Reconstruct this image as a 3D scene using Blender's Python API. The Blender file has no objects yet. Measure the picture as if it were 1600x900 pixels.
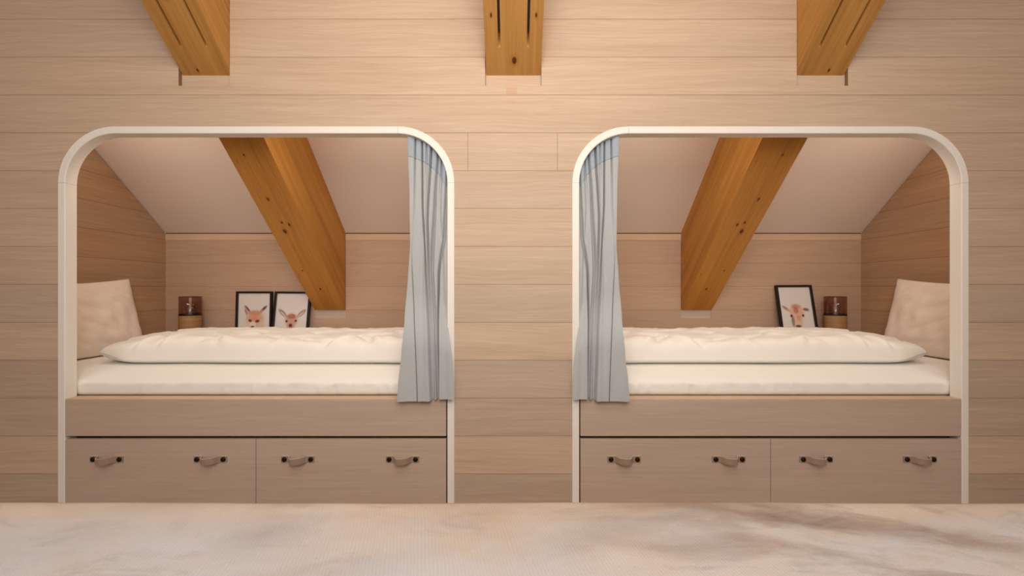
import bpy, bmesh, math, random
from mathutils import Vector, Matrix, noise
random.seed(7)
C = bpy.context.scene.collection
K, D, CX, CY, EYE = 380.0, 1.62, 802.0, 453.0, 0.92
FPX = K * D                      # focal length in pixels of a 1600 wide frame

def P(px, py, r=1.0):
    return Vector(((px - CX) * r / K, (r - 1) * D, EYE - (py - CY) * r / K))
def ZZ(py, r=1.0): return EYE - (py - CY) * r / K
def XX(px, r=1.0): return (px - CX) * r / K

# ------------------------------------------------------------------ helpers
def link(name, me, mat=None, parent=None, smooth=False):
    o = bpy.data.objects.new(name, me); C.objects.link(o)
    if mat is not None:
        me.materials.clear()
        me.materials.append(mat)
    if smooth:
        for p in me.polygons: p.use_smooth = True
    if parent is not None: o.parent = parent
    return o
def from_bm(name, bm, mat=None, parent=None, smooth=False, recalc=True):
    if recalc: bmesh.ops.recalc_face_normals(bm, faces=bm.faces[:])
    me = bpy.data.meshes.new(name); bm.to_mesh(me); bm.free()
    return link(name, me, mat, parent, smooth)
def empty(name, loc=(0, 0, 0)):
    o = bpy.data.objects.new(name, None); C.objects.link(o); o.location = loc
    o.empty_display_size = 0.05
    return o
def tag(o, label=None, cat=None, group=None, kind=None):
    if label: o['label'] = label
    if cat: o['category'] = cat
    if group: o['group'] = group
    if kind: o['kind'] = kind
    return o
def struct(o): o['kind'] = 'structure'; return o
def add_box(bm, x0, x1, y0, y1, z0, z1, bev=0.0, seg=2):
    n = bmesh.new()
    vs = [n.verts.new((x, y, z)) for x in (min(x0, x1), max(x0, x1)) for y in (min(y0, y1), max(y0, y1)) for z in (min(z0, z1), max(z0, z1))]
    for f in ((0, 1, 3, 2), (4, 6, 7, 5), (0, 4, 5, 1), (2, 3, 7, 6), (0, 2, 6, 4), (1, 5, 7, 3)):
        n.faces.new([vs[i] for i in f])
    bmesh.ops.recalc_face_normals(n, faces=n.faces[:])
    if bev > 0:
        bmesh.ops.bevel(n, geom=n.edges[:], offset=bev, segments=seg, profile=0.5, affect='EDGES')
    me = bpy.data.meshes.new('tmp'); n.to_mesh(me); n.free()
    bm.from_mesh(me); bpy.data.meshes.remove(me)
def box(name, x0, x1, y0, y1, z0, z1, mat, parent=None, bev=0.0):
    bm = bmesh.new(); add_box(bm, x0, x1, y0, y1, z0, z1, bev)
    return from_bm(name, bm, mat, parent)
def prism(bm, pts, a, b, axis):
    """polygon pts (2-D) swept between a and b along axis ('x': pts are (y,z); 'y': pts are (x,z))"""
    def mk(p, t): return (t, p[0], p[1]) if axis == 'x' else (p[0], t, p[1])
    A = [bm.verts.new(mk(p, a)) for p in pts]; B = [bm.verts.new(mk(p, b)) for p in pts]
    bm.faces.new(A); bm.faces.new(B[::-1])
    n = len(pts)
    for i in range(n): bm.faces.new((A[i], A[(i + 1) % n], B[(i + 1) % n], B[i]))
def plate(name, outer, holes, y0, y1, mat, parent=None):
    """flat panel in the XZ plane with holes, thickness y0..y1"""
    cu = bpy.data.curves.new('tmpc', 'CURVE'); cu.dimensions = '2D'; cu.fill_mode = 'BOTH'
    cu.extrude = abs(y1 - y0) / 2
    for lp in [outer] + holes:
        sp = cu.splines.new('POLY'); sp.points.add(len(lp) - 1); sp.use_cyclic_u = True
        for q, (x, z) in zip(sp.points, lp): q.co = (x, z, 0, 1)
    ob = bpy.data.objects.new('tmpo', cu); C.objects.link(ob)
    dg = bpy.context.evaluated_depsgraph_get(); dg.update()
    me = bpy.data.meshes.new_from_object(ob.evaluated_get(dg))
    bpy.data.objects.remove(ob); bpy.data.curves.remove(cu)
    ym = (y0 + y1) / 2
    for v in me.vertices: v.co = (v.co.x, ym + v.co.z, v.co.y)
    bm = bmesh.new(); bm.from_mesh(me); bpy.data.meshes.remove(me)
    bmesh.ops.remove_doubles(bm, verts=bm.verts[:], dist=1e-5)
    return from_bm(name, bm, mat, parent)
def lathe(bm, prof, cx=0, cy=0, n=40):
    rings = []
    for r, z in prof:
        rings.append([bm.verts.new((cx + r * math.cos(2 * math.pi * i / n), cy + r * math.sin(2 * math.pi * i / n), z)) for i in range(n)])
    for a, b in zip(rings, rings[1:]):
        for i in range(n): bm.faces.new((a[i], a[(i + 1) % n], b[(i + 1) % n], b[i]))
    return rings
def sm(a, b, t):
    t = max(0.0, min(1.0, (t - a) / (b - a))); return t * t * (3 - 2 * t)
def interp(tab, t):
    if t <= tab[0][0]: return tab[0][1]
    for (a, va), (b, vb) in zip(tab, tab[1:]):
        if t <= b:
            k = (t - a) / (b - a); k = k * k * (3 - 2 * k) * 0.5 + k * 0.5
            return va + (vb - va) * k
    return tab[-1][1]

# ------------------------------------------------------------------ materials
def lin(r, g, b):
    f = lambda c: (c / 255 / 12.92) if c / 255 <= 0.04045 else ((c / 255 + 0.055) / 1.055) ** 2.4
    return (f(r), f(g), f(b), 1)
class NT:
    def __init__(s, name):
        s.m = bpy.data.materials.new(name); s.m.use_nodes = True
        s.t = s.m.node_tree; s.n = s.t.nodes; s.b = s.n['Principled BSDF']; s.out = s.n['Material Output']
    def new(s, typ, **kw):
        nd = s.n.new(typ)
        for k, v in kw.items(): setattr(nd, k, v)
        return nd
    def l(s, a, b): s.t.links.new(a, b)
    def put(s, sock, v):
        if hasattr(v, 'is_linked') or hasattr(v, 'links'): s.l(v, sock)
        else: sock.default_value = v
    def math(s, op, a, b=None, c=None, clamp=False):
        nd = s.new('ShaderNodeMath', operation=op, use_clamp=clamp); s.put(nd.inputs[0], a)
        if b is not None: s.put(nd.inputs[1], b)
        if c is not None: s.put(nd.inputs[2], c)
        return nd.outputs[0]
    def mix(s, f, a, b, mode='MIX'):
        nd = s.new('ShaderNodeMix', data_type='RGBA', blend_type=mode)
        s.put(nd.inputs[0], f); s.put(nd.inputs[6], a); s.put(nd.inputs[7], b); return nd.outputs[2]
    def noise(s, vec, scale, detail=4, rough=0.55, dist=0.0):
        nd = s.new('ShaderNodeTexNoise'); s.l(vec, nd.inputs['Vector'])
        nd.inputs['Scale'].default_value = scale; nd.inputs['Detail'].default_value = detail
        nd.inputs['Roughness'].default_value = rough; nd.inputs['Distortion'].default_value = dist
        return nd.outputs['Fac']
    def comb(s, x, y, z):
        nd = s.new('ShaderNodeCombineXYZ')
        for i, v in enumerate((x, y, z)): s.put(nd.inputs[i], v)
        return nd.outputs[0]
    def obj(s):
        tc = s.new('ShaderNodeTexCoord'); sp = s.new('ShaderNodeSeparateXYZ'); s.l(tc.outputs['Object'], sp.inputs[0])
        return tc.outputs['Object'], sp.outputs
    def ramp(s, f, stops, interp='LINEAR'):
        nd = s.new('ShaderNodeValToRGB'); cr = nd.color_ramp; cr.interpolation = interp
        while len(cr.elements) < len(stops): cr.elements.new(0.5)
        for e, (p, c) in zip(cr.elements, stops): e.position = p; e.color = c
        s.l(f, nd.inputs[0]); return nd.outputs[0]
    def rng(s, v, a, b, c=0.0, d=1.0):
        nd = s.new('ShaderNodeMapRange'); s.put(nd.inputs[0], v)
        for i, q in enumerate((a, b, c, d)): nd.inputs[i + 1].default_value = q
        return nd.outputs[0]
    def bump(s, h, dist, strength=1.0):
        nd = s.new('ShaderNodeBump'); nd.inputs['Distance'].default_value = dist; nd.inputs['Strength'].default_value = strength
        s.l(h, nd.inputs['Height']); s.l(nd.outputs[0], s.b.inputs['Normal'])
    def base(s, c, rough=0.6, spec=0.3):
        s.put(s.b.inputs['Base Color'], c); s.put(s.b.inputs['Roughness'], rough)
        s.b.inputs['Specular IOR Level'].default_value = spec
def plain(name, col, rough=0.6, spec=0.3, metal=0.0):
    t = NT(name); t.base(col, rough, spec); t.b.inputs['Metallic'].default_value = metal; return t.m

ROWH = 59.2 / K
Z_SEAM = ZZ(29.9)                   # one known seam height
def oak(name, axis='X', rows=True, tones=None, joints=(), col=(210, 185, 160), dark=(173, 145, 119), seam=0.0016, off=0.0, gmix=1.0):
    t = NT(name); vec, xyz = t.obj()
    u = xyz[0] if axis == 'X' else xyz[1]; z = xyz[2]
    v = t.math('DIVIDE', t.math('SUBTRACT', Z_SEAM + 20 * ROWH, z), ROWH)     # grows downward, row 21 lies just under the first seam
    row = t.math('FLOOR', v)
    if not rows: row = t.math('MULTIPLY', row, 0.0)
    wn = t.new('ShaderNodeTexWhiteNoise', noise_dimensions='1D'); t.l(t.math('ADD', row, 3.7 + off), wn.inputs['W'])
    shift = t.math('MULTIPLY', wn.outputs[0], 37.0)
    uu = t.math('ADD', u, shift)
    # fine pores and broad figure
    wob = t.noise(t.comb(t.math('MULTIPLY', uu, 1.6), shift, t.math('MULTIPLY', z, 5.0)), 1.0, 2, 0.5)
    zz = t.math('ADD', z, t.math('MULTIPLY', wob, 0.055))
    fine = t.noise(t.comb(t.math('MULTIPLY', uu, 9.0), shift, t.math('MULTIPLY', zz, 420.0)), 1.0, 3, 0.6)
    mid = t.noise(t.comb(t.math('MULTIPLY', uu, 2.2), shift, t.math('MULTIPLY', zz, 110.0)), 1.0, 4, 0.6)
    broad = t.noise(t.comb(t.math('MULTIPLY', uu, 1.0), shift, t.math('MULTIPLY', zz, 14.0)), 1.0, 3, 0.5)
    wv = t.new('ShaderNodeTexWave', wave_type='BANDS', bands_direction='Z', wave_profile='SAW')
    t.l(t.comb(t.math('MULTIPLY', uu, 0.6), 0.0, t.math('ADD', zz, t.math('MULTIPLY', broad, 0.12))), wv.inputs['Vector'])
    wv.inputs['Scale'].default_value = 9.0; wv.inputs['Distortion'].default_value = 3.0; wv.inputs['Detail'].default_value = 2
    g = t.math('ADD', t.math('MULTIPLY', fine, 0.33), t.math('MULTIPLY', mid, 0.42))
    g = t.math('ADD', g, t.math('MULTIPLY', broad, 0.33))
    g = t.math('ADD', g, t.math('MULTIPLY', wv.outputs['Fac'], 0.07))
    g = t.rng(g, 0.36, 0.84)
    c = t.mix(t.math('MULTIPLY', g, 0.85 * gmix), lin(*col), lin(*dark))
    pale = t.noise(t.comb(t.math('MULTIPLY', uu, 4.0), t.math('ADD', shift, 5.0), t.math('MULTIPLY', zz, 260.0)), 1.0, 3, 0.7)
    c = t.mix(t.rng(pale, 0.52, 0.75, 0.0, 0.22 * gmix), c, lin(238, 222, 204))
    if rows:
        if tones:
            f = t.math('DIVIDE', t.math('SUBTRACT', row, 19.5), 20.0)
            st = [(max(0.0, (k - 0.5) / 20.0 if k else 0.0), (q, q, q, 1)) for k, q in enumerate(tones)]
            tone = t.ramp(f, [(max(0, p + 0.025 - 0.0), cc) for p, cc in st], 'CONSTANT')
            sv = t.new('ShaderNodeSeparateColor'); t.l(tone, sv.inputs[0]); tv = sv.outputs[0]
        else:
            tv = t.rng(wn.outputs[0], 0, 1, 0.25, 0.75)
        hs = t.new('ShaderNodeHueSaturation'); t.l(c, hs.inputs['Color'])
        t.l(t.rng(tv, 0, 1, 0.82, 1.12), hs.inputs['Value']); t.l(t.rng(tv, 0, 1, 0.82, 1.06), hs.inputs['Saturation'])
        c = hs.outputs[0]
        fr = t.math('FRACT', v)
        e = t.math('MINIMUM', fr, t.math('SUBTRACT', 1.0, fr))
        line = t.math('LESS_THAN', e, seam / ROWH * 0.5)
        for (k, x0) in joints:
            jm = t.math('LESS_THAN', t.math('ABSOLUTE', t.math('SUBTRACT', u, x0)), 0.0008)
            km = t.math('LESS_THAN', t.math('ABSOLUTE', t.math('SUBTRACT', row, float(k + 20))), 0.5)
            line = t.math('MAXIMUM', line, t.math('MULTIPLY', jm, km))
        c = t.mix(t.math('MULTIPLY', line, 0.80), c, lin(112, 78, 52))
        h = t.math('SUBTRACT', t.math('MULTIPLY', fine, 0.25), line)
        t.bump(h, 0.0006, 0.5)
    else:
        t.bump(fine, 0.0004, 0.35)
    t.base(c, 0.55, 0.25)
    return t.m

def spruce(name, knots=(), seed=0.0, c1=(202, 145, 72), c2=(160, 106, 44)):
    """beam along local Y, lateral local X, depth local Z. knots: (x, y, face, rx, ry) face 'b' = underside, 's' = side"""
    t = NT(name); vec, xyz = t.obj()
    x, y, z = xyz[0], xyz[1], xyz[2]
    wob = t.noise(t.comb(t.math('MULTIPLY', x, 5.0), t.math('ADD', t.math('MULTIPLY', y, 1.5), seed), t.math('MULTIPLY', z, 5.0)), 1.0, 2)
    xx = t.math('ADD', x, t.math('MULTIPLY', wob, 0.035)); z2 = t.math('ADD', z, t.math('MULTIPLY', wob, 0.035))
    fine = t.noise(t.comb(t.math('MULTIPLY', xx, 190.0), t.math('ADD', t.math('MULTIPLY', y, 3.0), seed), t.math('MULTIPLY', z2, 190.0)), 1.0, 3, 0.6)
    mid = t.noise(t.comb(t.math('MULTIPLY', xx, 38.0), t.math('ADD', t.math('MULTIPLY', y, 0.9), seed), t.math('MULTIPLY', z2, 38.0)), 1.0, 3, 0.5)
    band = t.noise(t.comb(t.math('MULTIPLY', xx, 9.0), t.math('ADD', t.math('MULTIPLY', y, 0.4), seed), t.math('MULTIPLY', z2, 9.0)), 1.0, 2, 0.5)
    g = t.math('ADD', t.math('MULTIPLY', fine, 0.3), t.math('ADD', t.math('MULTIPLY', mid, 0.4), t.math('MULTIPLY', band, 0.4)))
    c = t.mix(t.rng(g, 0.38, 0.74), lin(*c1), lin(*c2))
    c = t.mix(t.rng(fine, 0.60, 0.78, 0.0, 0.35), c, lin(128, 74, 26))
    # small dark flecks of resin
    vo = t.new('ShaderNodeTexVoronoi'); vo.inputs['Scale'].default_value = 1.0
    t.l(t.comb(t.math('MULTIPLY', xx, 30.0), t.math('ADD', t.math('MULTIPLY', y, 7.0), seed), t.math('MULTIPLY', z2, 30.0)), vo.inputs['Vector'])
    wn = t.new('ShaderNodeSeparateColor'); t.l(vo.outputs['Color'], wn.inputs[0])
    fl = t.math('MULTIPLY', t.math('LESS_THAN', vo.outputs['Distance'], 0.10), t.math('GREATER_THAN', wn.outputs[0], 0.86))
    c = t.mix(t.math('MULTIPLY', fl, 0.5), c, lin(104, 58, 18))
    for (a, b, face, ra, rb) in knots:
        q = x if face == 'b' else z
        dx = t.math('DIVIDE', t.math('SUBTRACT', q, a), ra); dy = t.math('DIVIDE', t.math('SUBTRACT', y, b), rb)
        d = t.math('SQRT', t.math('ADD', t.math('MULTIPLY', dx, dx), t.math('MULTIPLY', dy, dy)))
        gate = t.math('LESS_THAN', z, 0.004) if face == 'b' else t.math('GREATER_THAN', z, 0.001)
        c = t.mix(t.math('MULTIPLY', gate, t.rng(d, 2.4, 0.9, 0.0, 0.40)), c, lin(150, 88, 32))
        c = t.mix(t.math('MULTIPLY', gate, t.rng(d, 1.15, 0.75, 0.0, 0.92)), c, lin(74, 38, 12))
    t.bump(fine, 0.0005, 0.3)
    t.base(c, 0.5, 0.3)
    return t.m

def cloth(name, col, weave=0.0, rough=0.85, mottled=None, scale=900.0):
    t = NT(name); vec, xyz = t.obj()
    c = lin(*col)
    if mottled:
        c = t.mix(t.noise(vec, 6.0, 3), lin(*col), lin(*mottled))
    if weave:
        n1 = t.noise(t.comb(t.math('MULTIPLY', xyz[0], scale), xyz[1], t.math('MULTIPLY', xyz[2], scale * 0.12)), 1.0, 2)
        n2 = t.noise(t.comb(t.math('MULTIPLY', xyz[0], scale * 0.12), xyz[1], t.math('MULTIPLY', xyz[2], scale)), 1.0, 2)
        n = t.math('MULTIPLY', t.math('ADD', n1, n2), 0.5)
        k = t.rng(n, 0.35, 0.65, 1.0 - weave, 1.0 + weave * 0.5)
        hs = t.new('ShaderNodeHueSaturation'); t.put(hs.inputs['Color'], c); t.l(k, hs.inputs['Value']); c = hs.outputs[0]
        t.bump(n, 0.0006, 0.4)
    t.base(c, rough, 0.15)
    t.b.inputs['Sheen Weight'].default_value = 0.1
    return t.m

def bedspread_mat():
    t = NT('woven_bedspread'); vec, xyz = t.obj()
    x, y = xyz[0], xyz[1]
    rot = t.comb(t.math('ADD', t.math('MULTIPLY', x, 1.0), t.math('MULTIPLY', y, 0.9)), t.math('MULTIPLY', t.math('SUBTRACT', y, t.math('MULTIPLY', x, 0.35)), 2.6), xyz[2])
    a = t.noise(rot, 1.5, 6, 0.62, 0.5)
    b = t.noise(t.comb(t.math('ADD', x, 4.3), t.math('MULTIPLY', y, 1.7), 0.0), 3.4, 5, 0.6, 0.6)
    c = t.mix(t.rng(b, 0.35, 0.68), lin(198, 184, 170), lin(180, 163, 146))
    # grey-blue bloom toward the sleeper's side of the cloth, brown-grey smudges near the foot
    blue = t.math('MULTIPLY', t.rng(a, 0.42, 0.56), t.rng(y, -0.95, -1.06))
    c = t.mix(t.math('MULTIPLY', blue, 0.9), c, lin(184, 186, 192))
    grad = t.math('ADD', t.rng(y, -0.95, -1.13, 0.0, 0.9), t.rng(a, 0.3, 0.7, -0.35, 0.35), clamp=True)
    c = t.mix(t.math('MULTIPLY', grad, 0.75), c, lin(184, 182, 184))
    a2 = t.noise(t.comb(t.math('ADD', rot_x(t, x, y), 9.1), t.math('MULTIPLY', y, 3.4), 2.0), 2.0, 6, 0.65, 0.4)
    c = t.mix(t.math('MULTIPLY', t.rng(a2, 0.50, 0.66), t.rng(x, 0.02, 0.5, 0.12, 0.85)), c, lin(126, 104, 86))
    a3 = t.noise(t.comb(t.math('ADD', x, 21.0), t.math('MULTIPLY', y, 2.2), 5.0), 6.5, 6, 0.7, 0.8)
    c = t.mix(t.rng(a3, 0.54, 0.68, 0.0, 0.45), c, lin(150, 144, 144))
    # worn smudges: centre x, y, radii, turn, strength
    for (sx, sy, ra, rb, an, k, cc) in ((0.50, -0.985, 0.13, 0.030, -0.35, 0.85, (112, 88, 72)), (0.66, -1.035, 0.11, 0.028, -0.30, 0.7, (128, 108, 94)), (0.33, -0.955, 0.12, 0.018, -0.35, 0.6, (132, 112, 98)),
                                    (0.12, -1.03, 0.08, 0.030, 0.3, 0.55, (146, 136, 134)), (-0.38, -1.02, 0.06, 0.035, 0.5, 0.65, (146, 138, 138)), (-0.62, -0.955, 0.10, 0.022, 0.1, 0.35, (160, 146, 134)), (-0.20, -1.085, 0.09, 0.03, 0.2, 0.4, (160, 164, 172)), (0.22, -0.955, 0.09, 0.016, 0.2, 0.45, (150, 128, 110))):
        ca, sa = math.cos(an), math.sin(an)
        px_ = t.math('SUBTRACT', x, sx); py_ = t.math('SUBTRACT', y, sy)
        ex = t.math('DIVIDE', t.math('ADD', t.math('MULTIPLY', px_, ca), t.math('MULTIPLY', py_, sa)), ra)
        ey = t.math('DIVIDE', t.math('SUBTRACT', t.math('MULTIPLY', py_, ca), t.math('MULTIPLY', px_, sa)), rb)
        dd = t.math('SQRT', t.math('ADD', t.math('MULTIPLY', ex, ex), t.math('MULTIPLY', ey, ey)))
        dd = t.math('ADD', dd, t.math('MULTIPLY', t.math('SUBTRACT', a3, 0.5), 3.2))
        c = t.mix(t.rng(dd, 1.5, 0.0, 0.0, k * 0.75), c, lin(*cc))
    # cords
    w = t.new('ShaderNodeTexWave', wave_type='BANDS', bands_direction='X'); w.inputs['Scale'].default_value = 62.0
    w.inputs['Distortion'].default_value = 7.0; w.inputs['Detail'].default_value = 4; w.inputs['Detail Scale'].default_value = 0.35
    t.l(t.comb(t.math('ADD', x, t.math('MULTIPLY', y, 0.25)), t.math('MULTIPLY', y, 0.5), 0.0), w.inputs['Vector'])
    f = t.noise(t.comb(t.math('MULTIPLY', x, 700.0), t.math('MULTIPLY', y, 260.0), 0.0), 1.0, 2)
    h = t.math('ADD', t.math('MULTIPLY', w.outputs['Fac'], 0.35), t.math('MULTIPLY', f, 1.0))
    hs = t.new('ShaderNodeHueSaturation'); t.l(c, hs.inputs['Color']); t.l(t.rng(h, 0.2, 1.2, 0.90, 1.07), hs.inputs['Value'])
    t.bump(h, 0.0012, 0.5)
    t.base(hs.outputs[0], 0.85, 0.15)
    return t.m
def rot_x(t, x, y): return t.math('ADD', t.math('MULTIPLY', x, 1.2), t.math('MULTIPLY', y, 1.6))

def glass_mat():
    t = NT('smoked_glass')
    tr = t.new('ShaderNodeBsdfTransparent'); tr.inputs[0].default_value = (0.80, 0.71, 0.67, 1)
    gl = t.new('ShaderNodeBsdfGlossy'); gl.inputs['Roughness'].default_value = 0.08; gl.inputs[0].default_value = (0.9, 0.85, 0.85, 1)
    lw = t.new('ShaderNodeLayerWeight'); lw.inputs[0].default_value = 0.5
    mx = t.new('ShaderNodeMixShader'); t.l(t.math('ADD', t.math('MULTIPLY', t.math('POWER', lw.outputs['Facing'], 4.0), 0.35), 0.04), mx.inputs[0]); t.l(tr.outputs[0], mx.inputs[1]); t.l(gl.outputs[0], mx.inputs[2])
    t.l(mx.outputs[0], t.out.inputs['Surface'])
    return t.m
def vcol_mat():
    t = NT('printed_paper'); a = t.new('ShaderNodeVertexColor'); a.layer_name = 'Col'
    t.base(a.outputs['Color'], 0.4, 0.3); return t.m

TONES = [0.6, 0.7, 0.62, 0.62, 0.5, 0.62, 0.55, 0.40, 0.70, 0.28, 0.30, 0.72, 0.22, 0.3, 0.4]
M = dict(
    wall=oak('whitened_oak_planks', 'X', True, TONES, [(3, XX(731)), (3, XX(871))]),
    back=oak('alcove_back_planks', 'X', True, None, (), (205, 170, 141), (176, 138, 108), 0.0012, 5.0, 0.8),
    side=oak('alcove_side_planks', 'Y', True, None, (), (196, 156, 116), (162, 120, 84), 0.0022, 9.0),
    front=oak('bed_front_veneer', 'X', False, None, (), (200, 180, 163), (173, 150, 132), off=2.0, gmix=0.8),
    sill=oak('bed_sill_veneer', 'X', False, None, (), (216, 188, 158), (190, 158, 128)),
    floor=oak('floor_boards', 'X', False, None, (), (176, 146, 118), (140, 110, 84)),
    white=plain('white_lacquer', lin(238, 234, 226), 0.38, 0.4),
    plaster=None,
    dark=plain('dark_metal_strip', lin(58, 54, 56), 0.45, 0.4, 0.6),
    black=plain('black_frame_lacquer', lin(20, 14, 14), 0.4, 0.4),
    screw=plain('black_screw', lin(24, 18, 16), 0.4, 0.4, 0.3),
    sheet=cloth('white_sheet', (243, 239, 232), 0.02, 0.9),
    duvet=cloth('white_duvet_cotton', (246, 240, 231), 0.02, 0.9),
    pillow=cloth('pillowcase_cotton', (236, 220, 206), 0.03, 0.9),
    strap_edge=plain('raw_leather_edge', lin(216, 198, 172), 0.7, 0.2),
    strap=cloth('beige_leather_strap', (158, 136, 116), 0.04, 0.6),
    curtain=cloth('grey_linen', (188, 191, 191), 0.09, 0.9, (178, 183, 184), 700.0),
    heading=cloth('blue_grey_heading', (166, 176, 186), 0.09, 0.9, None, 700.0),
    spread=bedspread_mat(), glass=glass_mat(), paper=vcol_mat(),
    base=oak('lantern_wood', 'X', False, None, (), (164, 122, 78), (136, 96, 56)),
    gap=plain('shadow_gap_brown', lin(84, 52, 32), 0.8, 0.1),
    cut=plain('shaded_cut_oak_edge', lin(128, 96, 68), 0.8, 0.1),  # sawn notch sides, darkened to carry the shadow beside the beams
    tube=plain('off_white_tube', lin(232, 222, 222), 0.3, 0.5),
    bed=plain('grey_upholstery', lin(120, 112, 104), 0.9, 0.1),
)
tp = NT('painted_plaster'); v_, x_ = tp.obj(); tp.bump(tp.noise(v_, 260.0, 3), 0.0006, 0.3)
tp.base(tp.mix(tp.noise(v_, 2.0, 2), lin(226, 208, 196), lin(220, 202, 190)), 0.85, 0.15); M['plaster'] = tp.m

# ------------------------------------------------------------------ key dimensions
R_BACK = 1.62
Y_BACK = (R_BACK - 1) * D
CEIL_S, BEAM_S = 0.911, 0.95
Z_CB = ZZ(364, R_BACK)                       # ceiling height at the back wall
def z_ceil(y): return Z_CB + (Y_BACK - y) * CEIL_S
X_OUT, X_IN = 880 / K, 75 / K                # alcove end walls (distance from the middle axis)
WT = 0.030                                   # front wall thickness
FR_D = 0.0405                                # arch frame depth
# arch outline in distance from the middle axis (mirrored for the two alcoves)
AX0, AX1 = (802 - 92.0) / K, (802 - 710.0) / K      # outer side, inner side
A_TOP, A_R, A_T = ZZ(198), 88.0 / K, 11.0 / K
def arch_pts(inset=0.0, n=14, zb=0.0):
    """from the foot of the outer post over the top to the foot of the inner post; points carry (x, z)"""
    a0, a1, zt, r = AX0 - inset, AX1 + inset, A_TOP - inset, A_R - inset
    pts = [(a0, zb)]
    for i in range(n + 1):
        t = math.pi / 2 * i / n; pts.append((a0 - r + r * math.cos(t), zt - r + r * math.sin(t)))
    for i in range(n + 1):
        t = math.pi / 2 + math.pi / 2 * i / n; pts.append((a1 + r + r * math.cos(t), zt - r + r * math.sin(t)))
    pts.append((a1, zb))
    return pts

# ------------------------------------------------------------------ front wall with two arched openings and three beam notches
W2 = 2.9; TOP = z_ceil(0.0)
outer = [(-W2, 0.0)] + [(-x, z) for x, z in arch_pts()] + [(x, z) for x, z in arch_pts()[::-1]] + [(W2, 0.0), (W2, TOP), (-W2, TOP)]
REC = 0.016
NOTCH = [(XX(279), XX(359)), (XX(758), XX(846)), (XX(1245), XX(1325))]
Z_NOTCH = ZZ(134)
B_BOT = ZZ(118, 1.0099)
holes = [[(a, Z_NOTCH), (b, Z_NOTCH), (b, TOP - 0.02), (a, TOP - 0.02)] for a, b in NOTCH]
wall = struct(plate('wall_back', outer, holes, 0.0, WT, M['wall']))
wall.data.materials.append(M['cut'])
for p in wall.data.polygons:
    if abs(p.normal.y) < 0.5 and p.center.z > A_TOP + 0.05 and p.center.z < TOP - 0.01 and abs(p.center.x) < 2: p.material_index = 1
for i, (a, b) in enumerate(NOTCH):
    struct(box('trim_%d' % (3 + i), a, b, REC, WT, Z_NOTCH, TOP - 0.02, M['wall']))
# small square peg let into the wall under the middle beam
struct(box('trim_6', XX(791), XX(807.5), -0.0006, 0.002, ZZ(146.5), ZZ(137), oak('peg_oak', 'X', False, None, (), (204, 172, 142), (186, 150, 118))))

# floor and sloping room ceiling
struct(box('floor', -W2, W2, -3.4, 1.1, -0.04, -0.0005, M['floor']))
bm = bmesh.new(); yA = -1.75
prism(bm, [(0.0, TOP + 0.002), (yA, TOP - yA * CEIL_S), (yA, TOP - yA * CEIL_S + 0.05), (0.0, TOP + 0.052)], -W2, W2, 'x')
struct(from_bm('ceiling', bm, M['plaster']))

for nm, sg in (('wall_left', -1), ('wall_right', 1)):
    bm = bmesh.new()
    prism(bm, [(-0.0005, 0.0), (-0.0005, TOP), (yA, TOP - yA * CEIL_S), (-3.4, TOP - yA * CEIL_S), (-3.4, 0.0)], sg * (W2 - 0.03), sg * (W2 - 0.0005), 'x')
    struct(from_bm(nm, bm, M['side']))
# ------------------------------------------------------------------ arch frames
def arch_frame(s, idx):
    o_, i_ = arch_pts(0.0), arch_pts(A_T)
    n = 14
    # profile across the band: (fraction outer->inner, y)
    b = 0.003; wf = b / A_T
    prof = [(0.0, FR_D), (0.0, -0.004 + b * 0.4), (wf * 0.4, -0.004), (1 - wf, -0.004), (1 - wf * 0.3, -0.004 + b * 0.3), (1.0, -0.004 + b), (1.0, FR_D)]
    def lerp(a, c, k): return a + (c - a) * k
    bm = bmesh.new()
    m = len(o_)
    # joints: top of outer post, inner end of top rail, top of inner post
    segs = [[0, 1], list(range(1, 2 * n + 3))[:n + 2], list(range(n + 2, 2 * n + 3)), [2 * n + 2, 2 * n + 3]]
    segs[1] = list(range(1, n + 3))
    g = 0.0004
    for sg in segs:
        po = [Vector(o_[k]) for k in sg]; pi = [Vector(i_[k]) for k in sg]
        for L in (po, pi):
            d0 = (L[1] - L[0]).normalized(); d1 = (L[-2] - L[-1]).normalized()
            L[0] = L[0] + d0 * g; L[-1] = L[-1] + d1 * g
        rings = []
        for a, c in zip(po, pi):
            rings.append([bm.verts.new((s * lerp(a.x, c.x, f), y, lerp(a.y, c.y, f))) for f, y in prof])
        q = len(prof)
        for ra, rb in zip(rings, rings[1:]):
            for k in range(q): bm.faces.new((ra[k], ra[(k + 1) % q], rb[(k + 1) % q], rb[k]))
        bm.faces.new(rings[0]); bm.faces.new(rings[-1][::-1])
    o = struct(from_bm('trim_%d' % idx, bm, M['white']))
    md = o.modifiers.new('w', 'WEIGHTED_NORMAL') if False else None
    return o
arch_frame(-1, 1); arch_frame(1, 2)

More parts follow.
